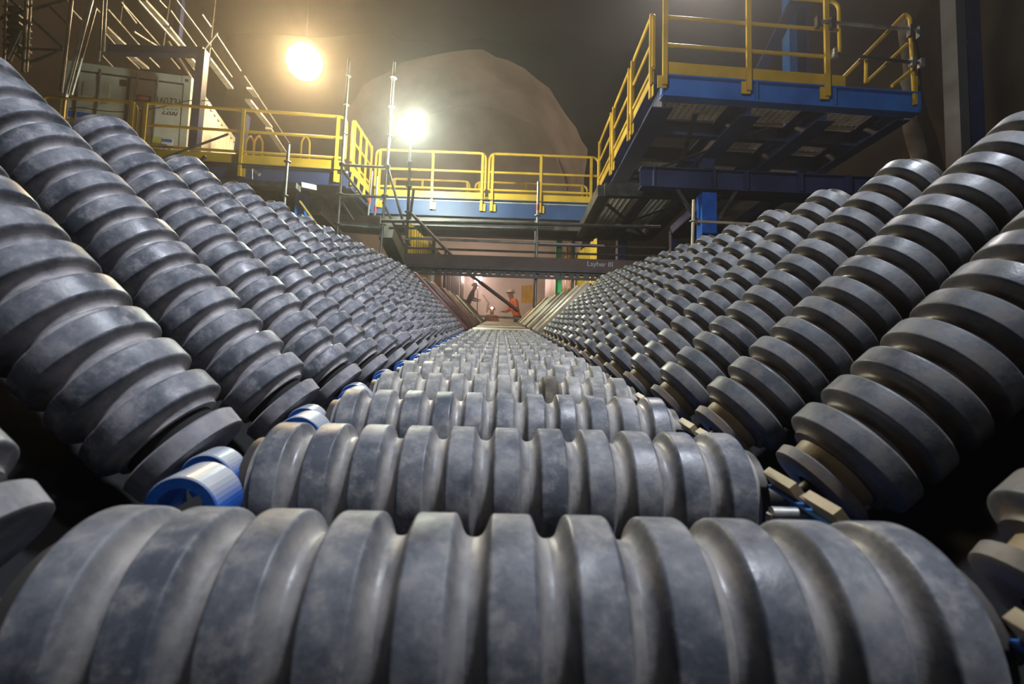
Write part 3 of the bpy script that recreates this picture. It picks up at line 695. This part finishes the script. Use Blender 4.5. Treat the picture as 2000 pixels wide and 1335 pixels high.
def ledger(u0,v0,u1,v1,Y=YS,r=.0245,mat='galv',nm_='ledger',Y2=None):
    return MB().tube([P(u0,v0,Y),P(u1,v1,Y2 or Y)],r,10).build(nm_,M[mat],st,True)
ledger(663,322,762,327); ledger(656,380,750,385); ledger(658,440,748,447,r=.03)
ledger(745,431,1290,443,Y=YS-.02,mat='dark_steel',r=.03); ledger(800,465,1180,480); ledger(795,484,1300,501,mat='dark_steel',r=.02); ledger(1050,478,1300,484,mat='dark_steel',r=.02)
ledger(760,445,1080,449,mat='dark_steel',r=.02)
ledger(758,328,800,480,nm_='brace',mat='dark_steel',r=.022); ledger(803,416,917,535,nm_='brace',mat='brown_steel',r=.028,Y=YS-.08); ledger(917,535,1012,607,nm_='brace',mat='brown_steel',r=.03,Y=YS-.08,Y2=YS-.2)
ledger(667,330,718,395,nm_='brace',mat='dark_steel',r=.022); ledger(665,390,690,430,nm_='brace',mat='dark_steel',r=.02); ledger(748,395,790,480,nm_='brace',mat='dark_steel',r=.022)
MB().bar(P(663,428,YS+.05),P(742,433,YS+.05),.03,.18).build('toe_plank',M['wood'],st)
MB().bar(P(663,443,YS+.25),P(745,449,YS+.25),.5,.05).build('deck_board',M['galv'],st)
MB().bar(P(822,434,YS+.12),P(1024,439,YS+.12),.03,.06).build('lattice_ledger',painted('blue_lit_aluminium',(0.30,0.38,0.5),(0.45,0.52,0.62),9,.35,.5,.05),st)
MB().bar(P(1030,441,YS+.12),P(1083,443,YS+.12),.03,.06).build('lattice_ledger',M['galv'],st)
# bridge deck: toe board, flange, perforated fascia
MB().bar(P(790,505,YS-.1),P(1320,522,YS-.1),.03,.19).build('toe_plank',M['brown_steel'],st)
MB().bar(P(792,519,YS-.12),P(1330,536,YS-.12),.08,.05).build('deck_flange',M['dark_steel'],st)
fa,fb=P(795,528.5,YS-.1),P(1330,548,YS-.1)
mb=MB(); dn=(fb-fa).normalized(); Lf=(fb-fa).length
mb.bar(fa-up*.034,fb-up*.034,.03,.04); mb.bar(fa+up*.052,fb+up*.052,.03,.03)
x=0.0; wid=[.03,.065]; i=0
while x<Lf-.2:
    g=wid[i%2]; 
    mb.bar(fa+dn*x+up*.012,fa+dn*(x+.105-g/1.0+.02)+up*.012,.03,.052); x+=.105+.02; i+=1
mb.build('perforated_fascia',M['dark_steel'],st)
for i in range(1):
    y_=YS+.10+i*.32; mb=MB(); a_,b_=P(795,528,YS-.1),P(1330,546,YS-.1)
    o_=Vector((0,y_-YS+.1,.09)); MB().bar(a_+o_,b_+o_,.30,.04).build('deck_board',M['galv'],st)
def text(body,size,loc,rot,mat,name,parent,label=None,ext=.002,sx=1.0):
    cu=bpy.data.curves.new(name,'FONT'); cu.body=body; cu.size=size; cu.extrude=ext; cu.align_x='CENTER'; cu.align_y='CENTER'
    o=bpy.data.objects.new(name,cu); C.objects.link(o); bpy.context.view_layer.update()
    me=bpy.data.meshes.new_from_object(o); bpy.data.objects.remove(o); me.materials.clear(); me.materials.append(mat)
    o=bpy.data.objects.new(name,me); C.objects.link(o)
    mt=Matrix.Translation(loc)@rot.to_4x4()@Matrix.Diagonal((sx,1,1,1))
    o.parent=parent; o.matrix_basis=INV.get(parent.name,Matrix())@mt if parent.name in INV else mt
    if label: o['label']=label
    return o
dx=(fb-fa).normalized(); zz=dx.cross(Vector((0,1,0))).normalized(); 
Rt=Matrix((dx,zz if zz.z>0 else -zz,dx.cross(zz if zz.z>0 else -zz))).transposed()
text('Layher III',.12,P(1172,516,YS-.125),Rt,M['white'],'lettering',st,'white maker lettering')

# green column and yellow offcuts behind scaffold
a=P(1092,470,12.5); tag(MB().ibeam((a.x,12.5,0),(a.x,12.5,P(1092,430,12.5).z+.1),.15,.13,up=(1,0,0)).build('green_column',M['green']),'bright green steel column standing behind the scaffold','column')
corr('guard_sheet','yellow sheet with a slanting brace right of the green column',P(1104,520,13),P(1122,520,12.9),.62,M['yellow'],3)
tag(MB().bar(P(1092,508,12.3),P(1121,483,12.3),.04,.04,(0,1,0)).build('sloping_brace',M['yellow']),'slim yellow brace sloping beside the green column','brace')

# short scaffold post with side tube in front of the blue column
t=thing('scaffold_post',P(1354,470,7.6),'short pale scaffold post with a side tube beside the bright blue column','scaffold')
MB().tube([P(1355,390,7.6),P(1352,500,7.6)],.024,10).build('standard',M['tan_l'],t,True)
MB().tube([P(1357,432,7.6),P(1475,438,7.6)],.022,10).build('ledger',M['tan_l'],t,True)
MB().lathe([(-.005,.02),(-.005,.06),(.005,.06),(.005,.02)],12,'Z',closed=True).build('rosette',M['galv'],t); bpy.data.objects[C.objects[-1].name].location
C.objects[-1].matrix_parent_inverse=Matrix(); C.objects[-1].matrix_basis=Matrix.Translation(Vector(P(1354,432,7.6))-t.location)

# cable tray box under the left walkway
t=thing('cable_tray',P(420,360,8.9),'grey metal cable tray under the left walkway beam','cable tray')
MB().bar(P(425,358,8.7),P(583,366,8.7),.2,.10).build('tray',M['tray'],t)
MB().bar(P(583,362,8.85),P(612,368,9.1),.18,.09).build('elbow',M['tray'],t)
# yellow sheet strips & chute edge under left walkway
for i in range(3):
    pass
tag(MB().bar(P(585,392,8.4),P(652,485,8.9),.02,.035).build('edge_rail',M['yellow']),'yellow sloping edge rail behind the left roller tips','rail')
tag(MB().bar(P(612,402,10),P(730,520,15),.35,.35).build('chute_beam',M['dark_steel']),'dark sloping chute beam between the left bank and the scaffold','beam')
tag(MB().bar(P(755,450,8.95),P(800,545,10.5),.25,.3).build('chute_beam',M['dark_steel']),'dark sloping beam just right of the scaffold tower','beam')

# ------------------------------------------------------------------ container
YC=10.9
ca=P(150,300,YC-.25); cb_=P(362,300,YC+.12); dirx=(Vector((cb_.x-ca.x,cb_.y-ca.y,0))).normalized()
Wc=2.44; ctop=P(362,150,YC+.12).z; Hc=2.59; corner=Vector((cb_.x,cb_.y,ctop-Hc)); diry=Vector((-dirx.y,dirx.x,0))
RC=Matrix((dirx,diry,Vector((0,0,1)))).transposed()
org=corner-dirx*Wc
ct=thing('shipping_container',org,'off-white shipping container with numbered doors behind the left guardrail','container',None,RC,world=False)
def cpart(mb,name,mat,par=ct,smooth=False):
    o=mb.build(name,M[mat],None,smooth); o.parent=par; return o
mb=MB(); 
for x in (0,Wc-.14): mb.box((x,0,0),(x+.14,.14,Hc))
mb.box((.14,0,Hc-.16),(Wc-.14,.14,Hc)).box((.14,0,0),(Wc-.14,.14,.14)); cpart(mb,'door_frame','container')
for x in (0,Wc-.17):
    cpart(MB().box((x-.005,-.01,Hc-.17),(x+.175,.17,Hc+.005)),'corner_casting','container')
mb=MB(); mb.box((Wc-.12,-.014,Hc-.13),(Wc-.05,-.009,Hc-.07)); cpart(mb,'casting_hole','black')
for i,x in enumerate((.15,Wc/2+.03)):
    dd=cpart(MB().box((x,.02,.16),(x+Wc/2-.18,.07,Hc-.19)),'door','container')
    for z in (.75,1.35,1.95):
        o=MB().box((x+.04,.008,z-.20),(x+Wc/2-.22,.025,z-.16)).build('door_rib',M['container']); o.parent=dd
    for xx in (x+.14,x+.53):
        o=MB().tube([(xx,-.01,.1),(xx,-.01,Hc-.1)],.017,8).build('lock_rod',M['galv'],None,True); o.parent=dd
        o=MB().box((xx-.01,-.045,.95),(xx+.3,-.025,.98)).build('door_handle',M['galv']); o.parent=dd
cpart(MB().box((Wc/2-.03,.01,.16),(Wc/2+.03,.05,Hc-.19)),'door_seal','black')
cpart(MB().box((.14,.015,Hc-.20),(Wc-.14,.05,Hc-.17)),'door_seal','black')
cpart(MB().box((Wc-.155,.012,.16),(Wc-.14,.05,Hc-.19)),'door_seal','black')
# corrugated sides and roof
def corrside(x,out):
    mb=MB(); vs=[]; N=96; Lc=6.0
    for i in range(N+1):
        a_=[0,.036,.036,0][i%4]; y=.14+(Lc-.14)*i/N
        vs+=[(x-out*a_,y,.14),(x-out*a_,y,Hc-.12),(x-out*(a_+.02),y,.14),(x-out*(a_+.02),y,Hc-.12)]
    fs=[]
    for i in range(N):
        b=i*4;e=b+4; fs+=[(b,e,e+1,b+1),(b+2,b+3,e+3,e+2)]
    mb.add(vs,fs); mb.box((x-.06 if out>0 else x,.14,Hc-.12),(x if out>0 else x+.06,Lc,Hc)); mb.box((x-.06 if out>0 else x,.14,0),(x if out>0 else x+.06,Lc,.14))
    return mb
cpart(corrside(Wc,1),'side_panel','container'); cpart(corrside(0,-1),'side_panel','container')
cpart(MB().box((.02,.14,Hc-.06),(Wc-.02,6,Hc-.03)),'roof_panel','container'); cpart(MB().box((.02,5.95,.1),(Wc-.02,6,Hc-.05)),'rear_panel','container'); cpart(MB().box((.02,.1,.05),(Wc-.02,6,.1)),'floor_panel','dark_steel')
I3=Matrix(((1,0,0),(0,0,-1),(0,1,0)))      # text standing up, facing -y
ctinv=ct.matrix_basis
def ctext(s_,size,x,z,mat,lab=None,name='lettering'):
    return text(s_,size,Vector((x,.012,z)),I3,mat,name,ct,lab,sx=.8)
INVc=INV.pop(ct.name,None)
ctext('160731',.22,Wc-.42,Hc-.62,M['black'],'black stencilled number'); ctext('2200',.20,Wc-.38,Hc-.86,M['black'],'black stencilled code')
def sign(x,z,w_,h_,mat,lab):
    o=cpart(MB().box((x-w_/2,.005,z-h_/2),(x+w_/2,.018,z+h_/2)),'sign',mat); tag(o,lab); return o
sg=sign(1.53,Hc-.62,.30,.14,'black','black and red danger sign')
o=MB().lathe([(0,.0),(0,.05),(.006,.05)],20,'Y').build('danger_oval',M['red']); o.parent=sg; o.matrix_basis=Matrix.Translation((1.53,-.004,Hc-.62))@Matrix.Diagonal((2.3,1,1,1))
o=text('DANGER',.06,Vector((1.53,-.006,Hc-.62)),I3,M['white'],'lettering',ct,'white danger lettering',sx=.9)
sign(1.80,Hc-1.62,.26,.34,'signyellow','yellow warning notice')
sg=sign(2.06,Hc-1.62,.22,.34,'white','white and blue safety notice')
mb=MB()
for xx in (2.01,2.115):
    for k_ in range(12):
        a_,b_=2*PI*k_/12,2*PI*(k_+1)/12; mb.add([(xx,.002,Hc-1.66),(xx+.045*math.cos(a_),.002,Hc-1.66+.045*math.sin(a_)),(xx+.045*math.cos(b_),.002,Hc-1.66+.045*math.sin(b_))],[(0,1,2)])
mb.box((1.96,0,Hc-1.54),(2.16,.004,Hc-1.47)); cpart(mb,'safety_symbol','signblue')
sign(1.12+.0,Hc-.33,.12,.14,'black','small black plate')
sign(.62,Hc-.55,.5,.30,'container','faded pale sign')
sign(.35,Hc-1.15,.5,.12,'signblue','faded blue sign')
# cable slung across
pts=[P(135,212,10.3),P(155,209,10.3),P(200,217,10.3),P(250,219,10.3),P(310,211,10.3),P(372,195,10.3),P(410,197,10.3)]
tag(MB().tube(rounded(pts,.5,4),.009,6).build('cable',M['black'],None,True),'black cable slung in front of the container doors','cable')

# ------------------------------------------------------------------ stairs / galleries at upper left
VPL=Vector((825,667))
def recede(p1,p2,Y2,w_,h_,mat,name,par,tubular=False):
    p1,p2=Vector(p1),Vector(p2); Y1=Y2*(p2-VPL).length/(p1-VPL).length
    a,b=P(p1.x,p1.y,Y1),P(p2.x,p2.y,Y2)
    if tubular: return MB().tube([a,b],w_/2,8).build(name,M[mat],par,True)
    return MB().bar(a,b,w_,h_).build(name,M[mat],par)
t=thing('pipe_gallery',P(380,300,12),'grey tubes and trays of the overhead gallery receding above the container','gallery')
for (a,b,Y) in (((345,0),(408,85),11),((412,92),(453,150),12.6),((422,66),(470,138),12.5),((477,148),(565,279),15),((395,28),(412,52),11.5),
        ((237,4),(316,93),11.5),((211,18),(275,91),11.8),((240,10),(266,45),10.5),((329,107),(351,134),12.3),((287,107),(311,131),12.4),((206,65),(228,90),11.5),
        ((200,108),(220,130),12),((140,18),(159,38),10.5),((186,14),(199,28),10.5),((333,20),(387,95),11.4),((311,0),(325,15),11.0)):
    recede(a,b,Y,.032,.032,'tray','tube',t,True)
for (a,b,Y) in (((278,0),(323,48),11.3),((325,52),(360,95),11.8),((203,52),(243,90),11.9),((252,106),(285,133),12.4),((366,110),(384,130),12.4),((405,113),(450,172),13.2),((487,172),(500,188),14),((484,195),(527,248),14.5),((524,250),(560,305),15.2)):
    recede(a,b,Y,.15,.05,'tray','tray',t)
for (a,b,Y) in (((270,0),(350,90),11.4),((262,62),(310,92),12),((225,65),(228,90),12),((360,110),(380,137),12.5),((241,105),(272,134),12.5)):
    recede(a,b,Y,.03,.03,'galv','edge_angle',t)
t=thing('gallery_frame',P(395,300,10.3),'dark purple steel portal frame beside the container','frame')
MB().bar(P(215,98,10.3),P(400,103,10.3),.16,.16).build('beam',M['navy'],t)
MB().bar(P(397,100,10.3),P(379,295,10.3),.17,.17,(0,1,0)).build('column',M['navy'],t)
MB().bar(P(353,0,12.5),P(347,75,12.5),.14,.14,(0,1,0)).build('column',M['navy'],t)
MB().bar(P(478,225,12.5),P(468,300,12.5),.2,.2,(0,1,0)).build('column',M['navy'],t)
MB().tube([P(420,0,12),P(408,110,12)],.024,8).build('hanger',M['dark_steel'],t,True)
MB().tube([P(331,0,11.8),P(318,95,11.8)],.02,8).build('hanger',M['dark_steel'],t,True)
MB().tube([P(240,0,11),P(234,45,11)],.02,8).build('hanger',M['dark_steel'],t,True)
MB().tube([P(328,80,11.4),P(372,150,12)],.035,8).build('brace',M['dark_steel'],t,True)
MB().tube([P(400,95,11.6),P(425,64,11.6)],.02,8).build('strut',M['galv'],t,True)
t=thing('stair_tower',P(120,200,8.5),'dim galvanised scaffold stair tower at the upper left corner','scaffold')
Yt=8.6
for (a,b,r_) in (((140,0),(119,180),.028),((178,0),(128,190),.035),((187,15),(140,185),.02),((52,0),(45,140),.03),((60,0),(52,140),.02),((12,0),(8,120),.02),
                 ((200,0),(193,120),.02),((207,0),(202,100),.02)):
    MB().tube([P(*a,Yt),P(*b,Yt)],r_,8).build('standard',M['galv'],t,True)
for (a,b,r_) in (((0,36),(132,0),.028),((50,26),(125,95),.028),((95,10),(135,50),.025),((20,0),(50,25),.02),((125,97),(45,128),.028),((50,95),(125,98),.02),((42,60),(15,118),.05),((30,105),(60,130),.02)):
    MB().tube([P(*a,Yt+.1),P(*b,Yt+.1)],r_,8).build('brace',M['dark_steel'],t,True)
for v in (22,38,52,66,80,94):
    MB().bar(P(18,v,Yt+.2),P(50,v+1,Yt+.2),.25,.03).build('tread',M['dark_steel'],t)
# stair/handrail loops far behind left walkway
for i,(u,Y) in enumerate(((488,12.5),(505,12.5),(597,13))):
    h_=loc=None
    Y=11.0; pts=[P(u-8,275,Y),P(u,264,Y),P(u+8,275,Y+.1)]; pts=[Vector((pts[0].x,pts[0].y,ZD-.02))]+pts+[Vector((pts[2].x+.04,pts[2].y,ZD-.02))]
    tag(MB().tube(rounded(pts,.12,4),.022,8).build('hoop_rail',M['yellow'],None,True),'small yellow hoop rail behind the left walkway, %s'%(['first from the container','second from the container','one nearest the scaffold'][i]),'hoop')
t=thing('brace_pole',P(300,318,9.0),'grey pole leaning over the left walkway toe board','pole')
MB().tube([P(300,316,9.05),P(445,262,9.3)],.022,8).build('pole',M['dark_steel'],t,True)
MB().bar(P(385,322,9.0),P(402,305,9.0),.05,.05).build('clamp',M['dark_steel'],t)
# small clamps on walkway
t=thing('rail_clamp',P(510,330,9.2),'small grey beam clamp hanging on the navy walkway beam','clamp')
MB().tube([P(493,330,9.2),P(493,350,9.2)],.008,6).build('hook',M['galv'],t,True); MB().bar(P(494,331,9.25),P(507,341,9.25),.06,.06).build('clamp_body',M['galv'],t)


# ------------------------------------------------------------------ lamps
bl=P(595,121,13.0)
t=thing('balloon_lamp',bl,'large glowing warm balloon lamp hanging at upper left','lamp')
MB().lathe([(-.44,0)]+[(.44*math.sin(a),.44*math.cos(a)) for a in [(-80+160*i/16)*PI/180 for i in range(17)]]+[(.44,0)],32,'Z').build('globe',M['lamp_warm'],t,True)
C.objects[-1].matrix_parent_inverse=Matrix()
o=MB().tube([(0,0,.44),(0,0,ZC-bl.z)],.012,6).build('hanger',M['dark_steel'],t); o.matrix_parent_inverse=Matrix()
cl=P(805,247,8.7)
t=thing('work_lamp',cl,'dazzling white lamp on top of the dark scaffold post','lamp')
o=MB().lathe([(-.13,0)]+[(.13*math.sin(a),.13*math.cos(a)) for a in [(-80+160*i/12)*PI/180 for i in range(13)]]+[(.13,0)],24,'Z').build('globe',M['lamp_cool'],t,True); o.matrix_parent_inverse=Matrix()
o=MB().tube([(0,0,-.24),(0,0,-.12)],.03,10).build('socket',M['dark_steel'],t); o.matrix_parent_inverse=Matrix()
pk=P(934,544,26.5)
t=thing('work_lamp',pk,'small starlike pink lamp below the scaffold deck','lamp')
o=MB().lathe([(-.2,0)]+[(0.2*math.sin(a),0.2*math.cos(a)) for a in [(-80+160*i/12)*PI/180 for i in range(13)]]+[(.2,0)],24,'Z').build('globe',M['lamp_pink'],t,True); o.matrix_parent_inverse=Matrix()
o=MB().tube([(0,0,-pk.z),(0,0,-.2)],.03,8).build('stand',M['dark_steel'],t); o.matrix_parent_inverse=Matrix()

# ------------------------------------------------------------------ people
def person(name,label,base,facing,mats,pose='lean',helmet='white',lamp=False,scale=1.0):
    "one continuous skinned body; helmet a child"
    t=thing(name,base,label,'person',None,Matrix.Rotation(facing,3,'Z'),world=False)
    V=[];E=[];Rd=[]
    def v(x,y,z,r,par=None):
        V.append((x*scale,y*scale,z*scale)); Rd.append(r*scale); i=len(V)-1
        if par is not None: E.append((par,i))
        return i
    lean=.18 if pose=='lean' else 0.0
    z0=0 if pose!='sit' else -.35
    pel=v(0,0,.95+z0,.15); wa=v(0,.03+lean*.3,1.10+z0,.14,pel); ch=v(0,.05+lean*.8,1.32+z0,.17,wa); nk=v(0,.06+lean,1.50+z0,.065,ch)
    hd0=v(0,.08+lean*1.1,1.58+z0,.085,nk); hd=v(0,.09+lean*1.1,1.68+z0,.10,hd0); v(0,.09+lean*1.1,1.76+z0,.07,hd)
    v(0,.19+lean*1.1,1.655+z0,.018,hd)   # nose
    for s_ in (-1,1):
        sh=v(s_*.19,.05+lean*.8,1.43+z0,.075,ch); el=v(s_*.27,.02+lean,1.15+z0,.052,sh); wr=v(s_*.22,.20+lean,1.10+z0,.034,el); pm=v(s_*.215,.27+lean,1.10+z0,.038,wr)
        for q,(fx,fl) in enumerate(((-.03,.07),(-.01,.085),(.01,.08),(.03,.062))):
            f1=v(s_*.215+fx,.31+lean,1.10+z0,.011,pm); f2=v(s_*.215+fx,.31+lean+fl*.5,1.092+z0,.010,f1); v(s_*.215+fx,.31+lean+fl*.8,1.072+z0,.008,f2)
        th=v(s_*.215-s_*.04,.28+lean,1.11+z0,.012,pm); v(s_*.215-s_*.06,.315+lean,1.115+z0,.010,th)
        if pose=='sit':
            hp=v(s_*.10,.02,.90+z0,.10,pel); kn=v(s_*.14,.42,.92+z0,.07,hp); an=v(s_*.14,.48,.50+z0,.048,kn); v(s_*.14,.60,.44+z0,.045,an)
        else:
            hp=v(s_*.10,0,.88,.10,pel); kn=v(s_*.12,.04,.49,.068,hp); an=v(s_*.12,0,.10,.048,kn); v(s_*.12,.15,.05,.045,an)
    me=bpy.data.meshes.new('body'); me.from_pydata(V,E,[]); o=bpy.data.objects.new('body',me); C.objects.link(o)
    sk=o.modifiers.new('s','SKIN'); 
    for i,r_ in enumerate(Rd):
        d=me.skin_vertices[0].data[i]; d.radius=(r_,r_*.8 if i<3 else r_)
    me.skin_vertices[0].data[0].use_root=True
    ss=o.modifiers.new('d','SUBSURF'); ss.levels=2; ss.render_levels=2
    bpy.context.view_layer.update()
    dg=bpy.context.evaluated_depsgraph_get(); ev=bpy.data.meshes.new_from_object(o.evaluated_get(dg))
    bpy.data.objects.remove(o)
    ev.materials.clear()
    for m_ in mats: ev.materials.append(M[m_])      # torso, trousers, skin
    for p in ev.polygons:
        c=p.center/scale; p.use_smooth=True
        if c.z>1.50+z0 or (c.y>.23+lean and 1.0+z0<c.z<1.2+z0): p.material_index=2
        elif c.z<.97+z0: p.material_index=1
        else: p.material_index=0
    ev.name='body'; b=put(ev,'body',t)
    hx=Vector((0,.09+lean*1.1,1.70+z0))*scale
    mb=MB().lathe([(.0,.135),(.004,.155),(.012,.125),(.05,.122),(.10,.085),(.125,.03),(.128,0)],20,'Z')
    o=put(mb.mesh('helmet',M[helmet],True),'helmet',t,Matrix.Translation(hx)@Matrix.Scale(scale,4))
    eye=MB()
    for s_ in (-1,1): eye.lathe([(-.008,0),(0,.009),(.008,0)],8,'Z')
    for s_ in (-1,1):
        put(MB().lathe([(-.009,0),(-.005,.008),(.005,.008),(.009,0)],8,'Z').mesh('eye',M['black'],True),'eye',t,Matrix.Translation(Vector((s_*.035,.09+lean*1.1+.085,1.685+z0))*scale))
    if lamp: put(MB().lathe([(-.02,0),(-.02,.035),(.02,.04),(.02,0)],14,'Y').mesh('head_lamp',M['lamp_head'],True),'head_lamp',t,Matrix.Translation(hx+Vector((0,.16,.03))*scale))
    return t
hv=person('person','person in orange jacket and white helmet leaning beside the bright yellow sheet',P(1013,573,16.5)-Vector((0,.1,1.72)),math.radians(115),('orange','navyfab','skin'),'lean','white')
person('person','person in orange with a glowing blue-white headlamp low in the far trough',P(961,604,19.5)-Vector((0,0,1.36)),math.radians(180),('orange','orange','skin'),'sit','orange',True)
person('person','brown figure standing for a helmeted shadow before the narrow yellow sheet',P(914,556,21.0)-Vector((0,0,1.72)),math.radians(-80),('shadowbrown','shadowbrown','shadowbrown'),'lean','shadowbrown')  # all-brown figure built in place of a worker's cast shadow
# standing places for the people
for (u,v,Y,dz,lb) in ((1013,573,16.5,1.72,'under the person beside the bright yellow sheet'),(914,556,21.0,1.72,'under the brown shadow figure'),(961,604,19.5,1.36,'under the person with the headlamp')):
    c=P(u,v,Y)-Vector((0,0,dz)); z=c.z-.0
    t=thing('maintenance_step',(c.x,c.y,0),'steel maintenance step '+lb,'step')
    MB().box((c.x-.35,c.y-.35,z-.05),(c.x+.35,c.y+.35,z-.002)).build('tread',M['dark_steel'],t)
    MB().box((c.x-.04,c.y-.04,0),(c.x+.04,c.y+.04,z-.05)).build('leg',M['dark_steel'],t)
